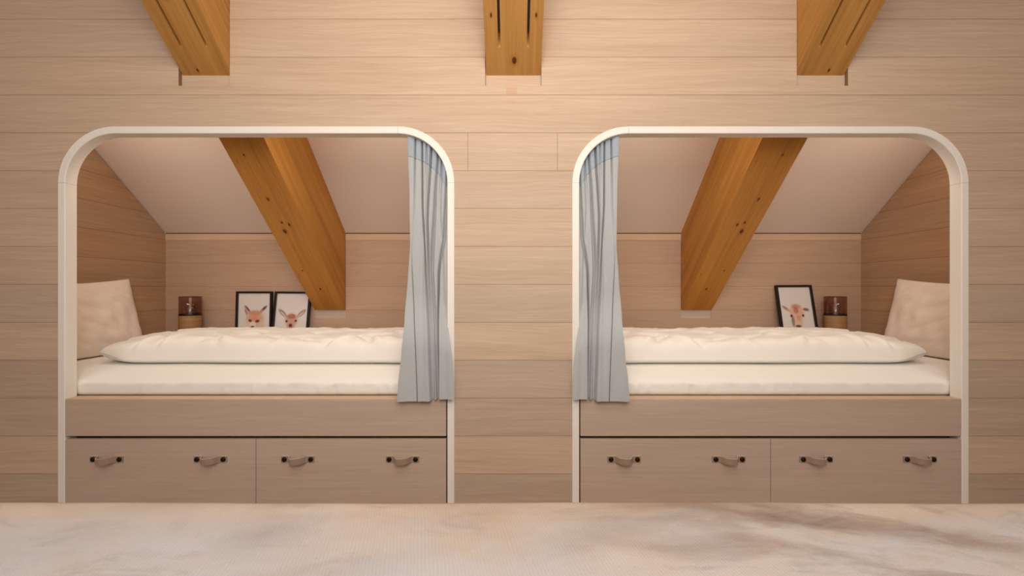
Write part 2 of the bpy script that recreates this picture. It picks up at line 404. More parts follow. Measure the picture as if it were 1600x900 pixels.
# ------------------------------------------------------------------ beams
def beam(name, x0, x1, origin_y, z_bot, height_v, length, slope, mat, slots=None, plumb_far=0.0):
    """underside edge starts at (x0..x1, origin_y, z_bot) and climbs toward the room; the lower end is cut plumb"""
    root_loc = Vector(((x0 + x1) / 2, origin_y, z_bot))
    th = math.atan(slope); w = (x1 - x0) / 2
    # local frame: +Y climbs toward the camera (world -Y, +Z), +Z is up out of the underside
    ydir = Vector((0, -math.cos(th), math.sin(th))); zdir = Vector((0, math.sin(th), math.cos(th))); xdir = Vector((-1, 0, 0))
    mat4 = Matrix((( xdir.x, ydir.x, zdir.x, 0), (xdir.y, ydir.y, zdir.y, 0), (xdir.z, ydir.z, zdir.z, 0), (0, 0, 0, 1)))
    hn = height_v * math.cos(th)
    k = math.tan(th)                 # plumb cut: y = k*z in local coordinates
    bm = bmesh.new()
    def section(y, grooves):
        pts = [(-w, 0)]
        if grooves:
            for (a, b, d) in grooves: pts += [(a, 0), (a, d), (b, d), (b, 0)]
        pts += [(w, 0), (w, hn), (-w, hn)]
        return pts
    def sweep(pts, ya, yb, plumb=False, endplumb=False):
        A = [bm.verts.new((x, (ya + k * z) if plumb else ya, z)) for x, z in pts]
        B = [bm.verts.new((x, (yb + k * z) if endplumb else yb, z)) for x, z in pts]
        bm.faces.new(A); bm.faces.new(B[::-1]); n = len(pts)
        for i in range(n): bm.faces.new((A[i], A[(i + 1) % n], B[(i + 1) % n], B[i]))
    if slots:
        ys, gr, ln = slots
        sweep(section(0, None), 0, ys, True, True)
        # grooved length with plumb start
        sweep(section(0, gr), ys, length, True, True)
    else:
        sweep(section(0, None), 0, length, True, True)
    root = empty(name, root_loc)
    root.rotation_euler = mat4.to_euler()
    bmesh.ops.remove_doubles(bm, verts=bm.verts[:], dist=1e-6)
    o = from_bm('timber', bm, mat, root)
    if not slots:
     bv = o.modifiers.new('bev', 'BEVEL'); bv.width = 0.0012; bv.segments = 1; bv.limit_method = 'ANGLE'; bv.angle_limit = math.radians(60)
    if slots:
        for (a, b, d) in slots[1]:
            bm = bmesh.new(); add_box(bm, a + 0.0012, b - 0.0012, slots[0] + 0.055, length - 0.02, d - 0.016, d - 0.001)
            from_bm('light_strip', bm, M['dark'], root)
    return root
def upper(i, x0, x1, fr, knots, seed):
    w = x1 - x0
    ys = 0.075 / math.cos(math.atan(BEAM_S)) 
    gw = 0.010
    # local x points to world -x
    gr = sorted([(-(x0 + f * w - (x0 + x1) / 2) - gw / 2, -(x0 + f * w - (x0 + x1) / 2) + gw / 2, 0.030) for f in fr])
    return beam('ceiling_beam', x0, x1, REC, B_BOT, 0.36, 2.2, BEAM_S, spruce('spruce_upper_%d' % i, knots, seed, (198, 147, 80), (160, 112, 54)), (ys, gr, 2.0))
G_UP = 'grooved roof beams above the oak wall'
tag(upper(0, XX(286, 1.0099), XX(358.5, 1.0), (0.28, 0.775), [(0.01, 0.275, 'b', 0.009, 0.014), (0.03, 0.02, 'b', 0.004, 0.007)], 0.0),
    'orange timber roof beam slanting above the left bed alcove, its lit side facing right', 'beam', G_UP)
tag(upper(1, XX(759.5), XX(845.5), (0.25, 0.75), [(-0.003, 0.056, 'b', 0.0095, 0.014), (0.085, 0.21, 'b', 0.004, 0.008), (-0.085, 0.21, 'b', 0.004, 0.008)], 4.0),
    'orange timber roof beam seen straight on in the middle, with a round dark knot under it', 'beam', G_UP)
tag(upper(2, XX(1245.5, 1.0), XX(1318, 1.0099), (0.225, 0.72), [(-0.01, 0.275, 'b', 0.009, 0.014), (-0.03, 0.02, 'b', 0.004, 0.007)], 0.0),
    'orange timber roof beam slanting above the right bed alcove, its lit side facing left', 'beam', G_UP)

# ------------------------------------------------------------------ artwork painters (u right, v down, 0..1)
def ell(u, v, cx, cy, rx, ry, rot=0.0, soft=0.35):
    c, s_ = math.cos(rot), math.sin(rot); du, dv = (u - cx), (v - cy) * 1.40
    a = (du * c + dv * s_) / rx; b = (-du * s_ + dv * c) / (ry * 1.40)
    d = math.sqrt(a * a + b * b); return 1 - sm(1 - soft, 1 + soft, d)
def over(c, k, rgb, mul=1.0):
    q = lin(*rgb); k *= mul
    return tuple(c[i] * (1 - k) + q[i] * k for i in range(3))
def nz(u, v, s_=18.0, o=0.0): return noise.noise(Vector((u * s_, v * s_ * 1.4, o))) * 0.5 + 0.5
PAPER = lin(226, 218, 213)[:3]
def fox(u, v):
    c = PAPER; n = nz(u, v, 26)
    c = over(c, ell(u, v, 0.27, 0.42, 0.16, 0.035, 0.95), (206, 164, 146), 0.8)
    c = over(c, ell(u, v, 0.29, 0.385, 0.13, 0.022, 0.85), (98, 70, 66), 0.9)
    c = over(c, ell(u, v, 0.24, 0.46, 0.09, 0.02, 1.2), (120, 88, 82), 0.7)
    c = over(c, ell(u, v, 0.79, 0.385, 0.13, 0.028, -0.75), (92, 62, 58), 0.95)
    c = over(c, ell(u, v, 0.71, 0.44, 0.08, 0.03, -0.7), (206, 150, 126), 0.8)
    c = over(c, ell(u, v, 0.52, 0.60, 0.27, 0.17), (214, 158, 128), 0.75 + 0.2 * n)
    c = over(c, ell(u, v, 0.52, 0.47, 0.18, 0.05), (196, 132, 104), 0.4 + 0.4 * n)
    c = over(c, ell(u, v, 0.50, 0.57, 0.10, 0.10), (222, 150, 116), 0.7)
    c = over(c, ell(u, v, 0.32, 0.72, 0.10, 0.08), (232, 206, 186), 0.8)
    c = over(c, ell(u, v, 0.70, 0.72, 0.12, 0.09), (228, 196, 168), 0.8)
    c = over(c, ell(u, v, 0.46, 0.72, 0.10, 0.07), (238, 220, 206), 0.9)
    c = over(c, ell(u, v, 0.37, 0.635, 0.055, 0.03, 0.3), (104, 52, 34), 0.95)
    c = over(c, ell(u, v, 0.60, 0.645, 0.07, 0.03, -0.2), (110, 54, 34), 0.95)
    c = over(c, ell(u, v, 0.45, 0.765, 0.055, 0.022), (64, 36, 34), 0.95)
    c = over(c, ell(u, v, 0.50, 0.88, 0.22, 0.09), (232, 208, 190), 0.8)
    return c
def fawn(u, v):
    c = PAPER; n = nz(u, v, 26, 3)
    c = over(c, ell(u, v, 0.22, 0.475, 0.17, 0.042, 0.72), (150, 112, 98), 0.9)
    c = over(c, ell(u, v, 0.23, 0.49, 0.12, 0.014, 0.72), (228, 206, 194), 0.9)
    c = over(c, ell(u, v, 0.80, 0.475, 0.17, 0.042, -0.72), (162, 122, 106), 0.9)
    c = over(c, ell(u, v, 0.79, 0.49, 0.12, 0.014, -0.72), (228, 200, 186), 0.9)
    c = over(c, ell(u, v, 0.50, 0.62, 0.19, 0.13), (204, 150, 126), 0.9)
    c = over(c, ell(u, v, 0.50, 0.54, 0.13, 0.055), (166, 98, 70), 0.6 + 0.3 * n)
    c = over(c, ell(u, v, 0.50, 0.73, 0.13, 0.07), (206, 160, 140), 0.9)
    c = over(c, ell(u, v, 0.36, 0.645, 0.032, 0.024), (44, 26, 26), 0.98)
    c = over(c, ell(u, v, 0.64, 0.635, 0.032, 0.024), (44, 26, 26), 0.98)
    c = over(c, ell(u, v, 0.49, 0.735, 0.055, 0.04), (92, 40, 36), 0.98)
    c = over(c, ell(u, v, 0.50, 0.92, 0.12, 0.14), (210, 172, 150), 0.8)
    return c
def calf(u, v):
    c = PAPER; n = nz(u, v, 22, 7)
    c = over(c, ell(u, v, 0.19, 0.51, 0.13, 0.026, 0.55), (150, 108, 98), 0.85)
    c = over(c, ell(u, v, 0.27, 0.54, 0.07, 0.024, 0.4), (216, 170, 150), 0.8)
    c = over(c, ell(u, v, 0.80, 0.53, 0.10, 0.028, 0.1), (124, 84, 78), 0.9)
    c = over(c, ell(u, v, 0.51, 0.59, 0.21, 0.14), (222, 172, 148), 0.9)
    c = over(c, ell(u, v, 0.50, 0.47, 0.15, 0.045), (194, 128, 104), 0.4 + 0.5 * n)
    c = over(c, ell(u, v, 0.49, 0.54, 0.07, 0.07), (176, 98, 72), 0.35 + 0.6 * n)
    c = over(c, ell(u, v, 0.52, 0.74, 0.13, 0.13), (226, 186, 166), 0.9)
    c = over(c, ell(u, v, 0.55, 0.68, 0.07, 0.06), (204, 134, 110), 0.3 + 0.4 * n)
    c = over(c, ell(u, v, 0.36, 0.75, 0.05, 0.10), (120, 88, 76), 0.75)
    c = over(c, ell(u, v, 0.33, 0.645, 0.035, 0.026, 0.5), (40, 28, 28), 0.98)
    c = over(c, ell(u, v, 0.69, 0.64, 0.032, 0.026, -0.4), (40, 28, 28), 0.98)
    c = over(c, ell(u, v, 0.50, 0.835, 0.09, 0.022), (96, 56, 50), 0.95)
    c = over(c, ell(u, v, 0.46, 0.95, 0.17, 0.09), (214, 178, 158), 0.8)
    return c

def picture(px_top_mid, py_top, r, roll, painter, label, z_floor, lean_deg=6.0, yaw=0.0):
    w, bw, dp = 0.237, 0.0125, 0.020
    top = P(px_top_mid, py_top, r)
    h = (top.z - z_floor)
    lean = math.radians(lean_deg)
    root = empty('picture_frame', (top.x, 0, z_floor))
    # build upright: x right, z up from the foot, front at y=-dp
    hh = h / math.cos(lean)
    bm = bmesh.new()
    add_box(bm, -w / 2, -w / 2 + bw, -dp, 0, 0, hh, 0.0012); add_box(bm, w / 2 - bw, w / 2, -dp, 0, 0, hh, 0.0012)
    add_box(bm, -w / 2 + bw, w / 2 - bw, -dp, 0, hh - bw, hh, 0.0012); add_box(bm, -w / 2 + bw, w / 2 - bw, -dp, 0, 0, bw, 0.0012)
    add_box(bm, -w / 2 + bw * 0.6, w / 2 - bw * 0.6, -0.006, -0.002, bw * 0.6, hh - bw * 0.6)
    fo = from_bm('frame', bm, M['black'], root)
    nx, nyy = 72, 100
    bm = bmesh.new(); lay = bm.verts.layers.float_color.new('Col')
    x0, x1, z0, z1 = -w / 2 + bw, w / 2 - bw, bw, hh - bw
    grid = []
    for j in range(nyy + 1):
        rowv = []
        for i in range(nx + 1):
            u, v = i / nx, 1 - j / nyy
            q = bm.verts.new((x0 + (x1 - x0) * u, -0.0085, z0 + (z1 - z0) * j / nyy))
            cc = painter(u, v + (0.11 if painter is calf else 0.055)); q[lay] = (cc[0], cc[1], cc[2], 1.0); rowv.append(q)
        grid.append(rowv)
    for j in range(nyy):
        for i in range(nx): bm.faces.new((grid[j][i], grid[j][i + 1], grid[j + 1][i + 1], grid[j + 1][i]))
    from_bm('print', bm, M['paper'], root, recalc=False)
    # lean back against the wall, roll in its own plane, keep the lowest corner on the ledge
    Rm = Matrix.Rotation(-lean, 4, 'X') @ Matrix.Rotation(yaw, 4, 'Z') @ Matrix.Rotation(roll, 4, 'Y')
    root.rotation_euler = Rm.to_euler()
    pts = [Rm @ Vector((x, y, z)) for x in (-w / 2, w / 2) for y in (-dp, 0) for z in (0, hh)]
    zmin = min(p.z for p in pts); ymax = max(p.y for p in pts)
    tm = Rm @ Vector((0, -dp, hh))
    root.location = (top.x - tm.x, Y_BACK - 0.003 - ymax, z_floor - zmin + 0.0005)
    tag(root, label, 'picture frame', 'framed animal prints leaning on the alcove ledges')
    return root

# ------------------------------------------------------------------ soft goods
def pillow_mesh(w, h, t, s, seed, crease=0.006):
    """pillow in local XZ-plane-like sheet: returns bmesh with coords (a, b, thickness) a in +-w/2, b in +-h/2"""
    bm = bmesh.new(); nx, ny = 56, 44
    lay = []
    for side in (1, -1):
        g = []
        for j in range(ny + 1):
            r = []
            for i in range(nx + 1):
                u, v = 2 * i / nx - 1, 2 * j / ny - 1
                # pull edges in between the corners
                a = u * w / 2 * (1 - 0.05 * (1 - v * v) * 0 - 0.055 * (1 - abs(v) ** 2) * abs(u) ** 3)
                b = v * h / 2 * (1 - 0.075 * (1 - abs(u) ** 2) * abs(v) ** 3)
                e = max(0.0, (1 - abs(u) ** 2.6)) ** 0.55 * max(0.0, (1 - abs(v) ** 2.6)) ** 0.55
                k = noise.noise(Vector((u * 2.2 + seed, v * 2.2, side * 3.0)))
                k2 = noise.noise(Vector((u * 5 + v * 3 + seed, v * 4.0 - u, side * 5.0))) + 0.6 * (1 - abs(noise.noise(Vector((u * 4 + v * 5, v * 2.0, side * 2.0)))) * 3)
                th = t / 2 * e * (1 + 0.10 * k) + crease * e * k2
                r.append(bm.verts.new((a, b, side * th)))
            g.append(r)
        lay.append(g)
        for j in range(ny):
            for i in range(nx): bm.faces.new((g[j][i], g[j][i + 1], g[j + 1][i + 1], g[j + 1][i]))
    bmesh.ops.remove_doubles(bm, verts=bm.verts[:], dist=1e-5)
    return bm

Z_SILL = ZZ(623); Z_M = 0.92 - 0.345          # sill top, mattress crown
Y_M0, Y_M1 = 0.046, 0.862
def mattress(s):
    bm = bmesh.new(); n = 460
    xa, xb = X_OUT - 0.014, X_IN + 0.014
    zb = Z_SILL + 0.0005
    prof = [(Y_M0 + 0.012, zb), (Y_M0 + 0.002, zb + 0.006), (Y_M0, zb + 0.02), (Y_M0, zb + 0.044), (Y_M0 + 0.001, zb + 0.053), (Y_M0 + 0.006, zb + 0.0580),
            (Y_M0 + 0.018, zb + 0.0635), (Y_M0 + 0.04, zb + 0.0735), (Y_M0 + 0.07, zb + 0.084), (Y_M0 + 0.10, zb + 0.0915), (Y_M0 + 0.14, zb + 0.098), (Y_M0 + 0.18, zb + 0.1015),
            (Y_M0 + 0.24, Z_M), (0.40, Z_M), (0.55, Z_M), (0.70, Z_M), (Y_M1 - 0.05, Z_M), (Y_M1 - 0.015, Z_M - 0.006), (Y_M1, Z_M - 0.03), (Y_M1, zb + 0.02), (Y_M1 - 0.01, zb)]
    rings = []
    for i in range(n + 1):
        x = xa + (xb - xa) * i / n
        endk = min(1.0, min(i, n - i) / 12.0); ek = math.sqrt(max(0, 1 - (1 - endk) ** 2))
        r = []
        for k, (y, z) in enumerate(prof):
            dy = dz = 0.0
            if 2 <= k <= 8:
                dz += 0.0022 * noise.noise(Vector((x * 7, k * 0.35, 2.0))) + 0.003 * noise.noise(Vector((x * 2.2, 0, 7.0)))
                # pulled diagonal wrinkles of the fitted sheet on the front
                q = x * 16 + (z - zb) * 95
                dy += 0.0042 * noise.noise(Vector((q, 0.3, x * 1.5))) * (1 if k < 6 else 0.4)
                for c0, a_ in ((0.50, 0.007), (0.545, 0.006), (1.08, 0.005), (0.72, 0.005), (0.80, 0.004), (1.55, 0.003), (1.2, 0.004)):
                    dq = (x - c0) + (z - zb - 0.03) * 1.9
                    dy -= a_ * math.exp(-(dq / 0.010) ** 2) * math.sin(math.pi * min(1, max(0, (z - zb) / 0.06)))
            cz = (zb + Z_M) / 2
            zz = z + dz
            if endk < 1: zz = cz + (zz - cz) * (0.75 + 0.25 * ek) if z > cz else zz
            r.append(bm.verts.new((s * x, y + dy, zz)))
        rings.append(r)
    for a, b in zip(rings, rings[1:]):
        for k in range(len(prof)): bm.faces.new((a[k], a[(k + 1) % len(prof)], b[(k + 1) % len(prof)], b[k]))
    bm.faces.new(rings[0]); bm.faces.new(rings[-1])
    return from_bm('mattress', bm, M['sheet'], None, True)

def duvet(s):
    """thick folded duvet lying on the back of the mattress"""
    bm = bmesh.new(); nx, ny = 220, 80
    xa, xb = 1.935, X_IN + 0.05
    y0, y1 = 0.205, 0.845
    lay = []
    for side in (1, -1):
        g = []
        for j in range(ny + 1):
            r = []
            for i in range(nx + 1):
                u = i / nx; v = j / ny
                # denser near the rims
                uu = 0.5 - 0.5 * math.cos(math.pi * u) if False else u
                vv = 0.5 - 0.5 * math.cos(math.pi * v)
                xo = xa + 0.17 * sm(0.0, 0.7, vv) + 0.02 * noise.noise(Vector((vv * 4, 2, 0)))
                x = xo + (xb - xo) * uu
                yy0 = y0 + 0.012 * noise.noise(Vector((x * 3.0, 1.0, 4.0))) + 0.05 * (1 - sm(0.0, 0.10, uu)) * 0.3
                y = yy0 + (y1 - yy0) * vv
                du = uu * abs(xb - xo); dv = vv * (y1 - y0); dv2 = (1 - vv) * (y1 - y0); du2 = (1 - uu) * abs(xb - xo)
                fe = lambda d, rr: math.sqrt(max(0.0, 1 - (1 - min(1.0, d / rr)) ** 2))
                e_left = 0.34 * fe(du, 0.025) + 0.66 * (0.25 * sm(0.0, 0.38, du) + 0.75 * fe(du, 0.34))
                e = e_left * fe(dv, 0.055) * fe(dv2, 0.05) * fe(du2, 0.06)
                crown = 0.114 + 0.014 * sm(0.0, 0.5, vv) - 0.030 * sm(0.62, 1.0, vv)
                crown += 0.012 * noise.noise(Vector((x * 2.2, y * 3.0, 1.5)))
                rim = 0.013 + 0.035 * (1 - sm(0.0, 0.18, du))
                zc = Z_M + 0.002 + rim
                if side > 0:
                    z = zc + (crown - rim) * e
                    wr = 0.0
                    # soft broad folds
                    w1 = noise.noise(Vector((x * 5 + y * 5, y * 10 - x * 2, 5.0)))
                    wr += 0.011 * w1
                    wr += 0.007 * noise.noise(Vector((x * 11 - y * 9, y * 16 + x * 3, 9.0)))
                    wr += 0.0025 * noise.noise(Vector((x * 26 + y * 12, y * 34 - x * 6, 2.0)))
                    # pinched creases
                    rg = 1 - abs(noise.noise(Vector((x * 3.2 + y * 2.0, y * 6.0 - x * 1.2, 3.0))))
                    wr -= 0.013 * max(0.0, rg - 0.86) / 0.14
                    for (cx0, sl, a_, wd) in ((1.74, 0.30, 0.016, 0.012), (1.63, 0.22, 0.013, 0.012), (1.34, -0.9, 0.011, 0.02), (1.12, 0.9, 0.010, 0.018), (0.85, 1.2, 0.012, 0.02), (0.62, -1.1, 0.012, 0.018)):
                        dq = (x - cx0) + sl * (y - y0 - 0.02)
                        wr += a_ * (math.exp(-(dq / wd) ** 2) - 0.7 * math.exp(-((dq - wd * 1.6) / wd) ** 2)) * math.exp(-((dv - 0.05) / 0.09) ** 2)
                    z += wr * e
                    # front roll bulges outward a little
                    y -= 0.020 * math.exp(-((dv - 0.02) / 0.03) ** 2) * e_left
                else:
                    z = zc - (rim - 0.0015) * min(1.0, e * 1.4) * (1 - 0.10 * max(0, noise.noise(Vector((x * 9, 3, 1)))) * (1 if dv < 0.05 else 0))
                r.append(bm.verts.new((s * x, y, z)))
            g.append(r)
        lay.append(g)
        for j in range(ny):
            for i in range(nx): bm.faces.new((g[j][i], g[j][i + 1], g[j + 1][i + 1], g[j + 1][i]))
    top, bot = lay
    per = [(0, i) for i in range(nx)] + [(j, nx) for j in range(ny)] + [(ny, i) for i in range(nx, 0, -1)] + [(j, 0) for j in range(ny, 0, -1)]
    for (a, b), (c, d) in zip(per, per[1:] + per[:1]):
        try: bm.faces.new((top[a][b], top[c][d], bot[c][d], bot[a][b]))
        except ValueError: pass
    bmesh.ops.remove_doubles(bm, verts=bm.verts[:], dist=1e-6)
    return from_bm('duvet', bm, M['duvet'], None, True)

# curtain outline in photo columns (left alcove), converted at the cloth's own depth
CL = [(214, 637.5), (300, 640.5), (385, 641.5), (430, 638.5), (500, 633), (560, 627.5), (600, 623), (630, 620.5)]
CRt = [(214, 701), (290, 701.5), (400, 699), (490, 700.5), (525, 703), (560, 707), (600, 708.5), (630, 708.5)]
def curtain(s, label):
    root = empty('curtain', (s * 0.34, 0.02, ZZ(628)))
    nu = 340
    inner = arch_pts(A_T, 40)
    def arch_z(xd):      # underside of the arch at distance xd from the axis
        a1, r, zt = AX1 + A_T, A_R - A_T, A_TOP - A_T
        if xd >= a1 + r: return zt
        q = max(0.0, 1 - ((xd - (a1 + r)) / r) ** 2); return zt - r + r * math.sqrt(q)
    # dark creases followed down the cloth: (height on the photo, column), half width, depth
    CREASES = [
        ([(214, 659.5), (313, 660), (415, 665), (520, 671.5), (630, 675)], [(214, 1.3), (380, 1.3), (430, 1.8), (520, 2.4), (630, 2.6)], [(214, 0.022), (630, 0.024)]),
        ([(214, 674), (333, 668), (415, 670), (520, 675), (630, 676.5)], [(214, 1.5), (350, 1.6), (520, 2.4), (630, 2.6)], [(214, 0.024), (630, 0.020)]),
        ([(214, 684), (285, 680), (415, 674.5), (520, 679.5), (630, 683)], [(214, 1.4), (415, 2.6), (520, 2.6), (630, 1.5)], [(214, 0.018), (415, 0.024), (560, 0.024), (630, 0.022)]),
        ([(214, 699), (264, 697), (333, 694.5), (418, 685.5), (500, 684.0), (630, 684.5)], [(214, 1.8), (333, 2.2), (450, 1.4), (630, 1.2)], [(214, 0.020), (430, 0.026), (630, 0.020)]),
        ([(214, 649), (320, 648), (390, 643.5), (490, 647), (630, 652)], [(214, 1.2), (330, 1.2), (430, 0.7), (630, 0.75)], [(214, 0.016), (320, 0.006), (370, 0.002), (450, 0.010), (630, 0.014)]),
        ([(214, 667), (300, 665), (400, 660), (500, 660), (630, 662)], [(214, 1.4), (300, 2.0), (630, 5.0)], [(214, 0.012), (300, 0.005), (630, 0.003)]),
        ([(214, 690), (300, 687), (400, 692), (500, 694), (630, 697)], [(214, 1.4), (300, 2.0), (630, 5.0)], [(214, 0.014), (300, 0.006), (630, 0.004)]),
    ]
    def pos(u, v):
        py = 214 + (629.0 - 214) * v
        l, r_ = interp(CL, py), interp(CRt, py)
        px = l + (r_ - l) * u
        base = 0.019 - 0.049 * sm(0.58, 0.80, v)
        d = 0.0
        for path, wid, dep in CREASES:
            c0, w_, a_ = interp(path, py), interp(wid, py), interp(dep, py)
            q = (px - c0) / w_
            d = max(d, a_ * math.exp(-abs(q) ** 2.4)) + 0.15 * min(d, a_ * math.exp(-abs(q) ** 2.4))
        d = min(d, 0.027)
        y = base + d - 0.004 * math.sin(u * 14 + 1.0) * (1 - 0.5 * v) - 0.004
        rr = 1 + base / D
        xd = (CX - px) * rr / K
        zt = arch_z(xd) - 0.001
        zbm = ZZ(627.0 - 3.0 * sm(0.6, 0.72, u), rr) + 0.10 * d
        z = zt + (zbm - zt) * v
        z += 0.0012 * noise.noise(Vector((u * 6, v * 10, 3))) * (1 if 0.02 < v < 0.98 else 0)
        y += 0.0022 * noise.noise(Vector((u * 7, v * 6, 1)))
        return Vector((s * xd, y, z))
    def sheet(va, vb, name, mat, nvv, dyy=0.0):
        bm = bmesh.new(); g = []
        for j in range(nvv + 1):
            v = va + (vb - va) * j / nvv
            g.append([bm.verts.new(pos(i / nu, v) + Vector((0, dyy, 0))) for i in range(nu + 1)])
        for j in range(nvv):
            for i in range(nu): bm.faces.new((g[j][i], g[j][i + 1], g[j + 1][i + 1], g[j + 1][i]))
        o = from_bm(name, bm, mat, root, True)
        o.location = -Vector(root.location)
        md = o.modifiers.new('thick', 'SOLIDIFY'); md.thickness = 0.0016; md.offset = 0; md.use_rim = (name == 'heading_tape')
        return o
    vh = 0.078; vb = 0.905
    sheet(0.0, vh, 'heading_tape', M['heading'], 14)
    sheet(vh, vb, 'panel', M['curtain'], 120)
    sheet(vb, 1.0, 'hem', M['curtain'], 20, 0.0)
    tag(root, label, 'curtain', 'linen curtains gathered at the alcoves')
    return root

def lantern(s, pxc, label, z0):
    r = 1.56
    x = s * (CX - pxc) * r / K; y = (r - 1) * D
    root = empty('lantern', (x, y, z0))
    rad = 0.0605; zs = ZZ(492, r) - z0; zt = ZZ(463.5, r) - z0
    bm = bmesh.new(); rg = lathe(bm, [(0.001, 0.0005), (rad * 0.97, 0.0005), (rad, 0.004), (rad, zs - 0.006), (rad * 0.975, zs - 0.003), (rad * 0.4, zs - 0.003), (0.001, zs - 0.003)])
    from_bm('wooden_base', bm, M['base'], root, True)
    bm = bmesh.new(); lathe(bm, [(rad * 0.99, zs - 0.003), (rad * 1.0, zs + 0.004), (rad * 0.985, zs + 0.008), (rad * 0.93, zs + 0.008), (rad * 0.93, zs - 0.003), (rad * 0.99, zs - 0.003)])
    from_bm('collar', bm, M['black'], root, True)
    bm = bmesh.new(); lathe(bm, [(rad * 0.985, zs + 0.008), (rad * 0.985, zt), (rad * 0.955, zt), (rad * 0.955, zs + 0.008)])
    from_bm('glass_shade', bm, M['glass'], root, True)
    bm = bmesh.new(); lathe(bm, [(rad * 0.99, zt - 0.002), (rad * 0.99, zt + 0.0008), (rad * 0.95, zt + 0.0008), (rad * 0.95, zt - 0.002), (rad * 0.99, zt - 0.002)])
    from_bm('rim', bm, M['black'], root, True)
    bm = bmesh.new(); lathe(bm, [(0.0005, zs - 0.002), (0.008, zs - 0.002), (0.008, zt - 0.014), (0.0055, zt - 0.007), (0.0005, zt - 0.005)], n=20)
    from_bm('pale_tube', bm, M['tube'], root, True)  # pale upright cylinder, reads as a whitish streak through the glass
    tag(root, label, 'lantern', 'wood and smoked glass lanterns on the ledges')

# ------------------------------------------------------------------ built-in bed base with drawers
def strap_handle(px, s_sign, parent, flip):
    """bowed leather strap with two black screws, at photo columns px..px+41 (left alcove pixel frame)"""
    xa, xb = s_sign * (CX - px) / K, s_sign * (CX - (px + 41)) / K
    if xa > xb: xa, xb = xb, xa
    zc = ZZ(716.5); yf = -0.004
    hw = 0.0125; n = 36
    bm = bmesh.new()
    ext = 0.014
    pathx = []
    L = xb - xa
    pts = [(xa - ext, yf - 0.0015)]
    for i in range(n + 1):
        t = i / n
        k = t if not flip else 1 - t
        bow = sm(0.10, 0.42, k) * (1 - sm(0.36, 0.94, k) ) if False else math.sin(math.pi * k ** 0.85) ** 1.2
        dead = sm(0.13, 0.32, k) * (1 - sm(0.70, 0.89, k))
        pts.append((xa + L * t, yf - 0.0015 - 0.029 * bow * dead))
    pts.append((xb + ext, yf - 0.0015))
    fr, bk = [], []
    rows_ = []
    for (x, y) in pts:
        rows_.append([bm.verts.new((x, y - 0.0017, zc - hw)), bm.verts.new((x, y - 0.0017, zc + hw)), bm.verts.new((x, y + 0.0017, zc + hw)), bm.verts.new((x, y + 0.0017, zc - hw))])
    for a, b in zip(rows_, rows_[1:]):
        for k in range(4): bm.faces.new((a[k], a[(k + 1) % 4], b[(k + 1) % 4], b[k]))
    bm.faces.new(rows_[0]); bm.faces.new(rows_[-1])
    tag(from_bm('handle', bm, M['strap'], parent, True), 'beige leather strap handle')
    me = [q for q in parent.children if q.name.startswith('handle')][-1].data
    me.materials.append(M['strap_edge'])
    for p in me.polygons:
        p.use_smooth = False
        p.material_index = 1 if abs(p.normal.z) > 0.7 else 0
    for x in (xa, xb):
        bm = bmesh.new()
        rg = lathe(bm, [(0.0005, 0.0), (0.0098, 0.0), (0.0100, 0.002), (0.0092, 0.0045), (0.0055, 0.0058), (0.0005, 0.006)], n=24)
        for v in bm.verts: v.co = Vector((x + v.co.x, yf - 0.0030 - v.co.z, zc + v.co.y))
        tag(from_bm('screw', bm, M['screw'], parent, True), 'black screw head')

def bed_base(s, label):
    root = empty('built_in_bed', (s * 1.25, 0.0, 0.0))
    inv = -Vector(root.location)
    def part(o):
        o.parent = root; o.location = inv; return o
    a0, a1 = s * (802 - 103.5) / K, s * (802 - 697.2) / K        # outer end, inner end
    aO = s * ((802 - 92) - 11 - 0.4) / K
    yF = -0.004
    part(box('front_panel', aO, a1, yF, 0.018, ZZ(681), Z_SILL - 0.004, M['front'], bev=0.0012))
    part(box('sill', aO, a1, yF + 0.001, Y_M0 - 0.003, Z_SILL - 0.004, Z_SILL, M['sill'], bev=0.0008))
    part(box('platform', s * (X_OUT - 0.006), s * (X_IN + 0.006), 0.052, Y_BACK - 0.006, Z_SILL - 0.022, Z_SILL - 0.001, M['front']))
    part(box('back_ledge', s * (X_OUT - 0.006), s * (X_IN + 0.006), Y_M1 + 0.006, Y_BACK - 0.004, Z_SILL, Z_M - 0.003, M['sill']))
    cut = s * (802 - 400.7) / K
    g = s * 0.0012
    for (xa, xb, hs) in ((aO, cut + g, (148.5, 310.0)), (cut - g, a1, (446.0, 609.0))):
        d = part(box('drawer', xa, xb, yF, 0.016, 0.025, ZZ(686), M['front'], bev=0.0012))
        # drawer box behind its front
        n0 = len(d.children)
        bx = box('drawer_box', xa + (0.02 if xa < xb else -0.02), xb - (0.02 if xa < xb else -0.02), 0.017, 0.6, 0.04, ZZ(700), M['sill'], d)
        for hpx, fl in zip(hs, ((False, False))):
            strap_handle(hpx, s, d, (s > 0))
    tag(root, label, 'bed', 'built-in alcove beds')
    return root

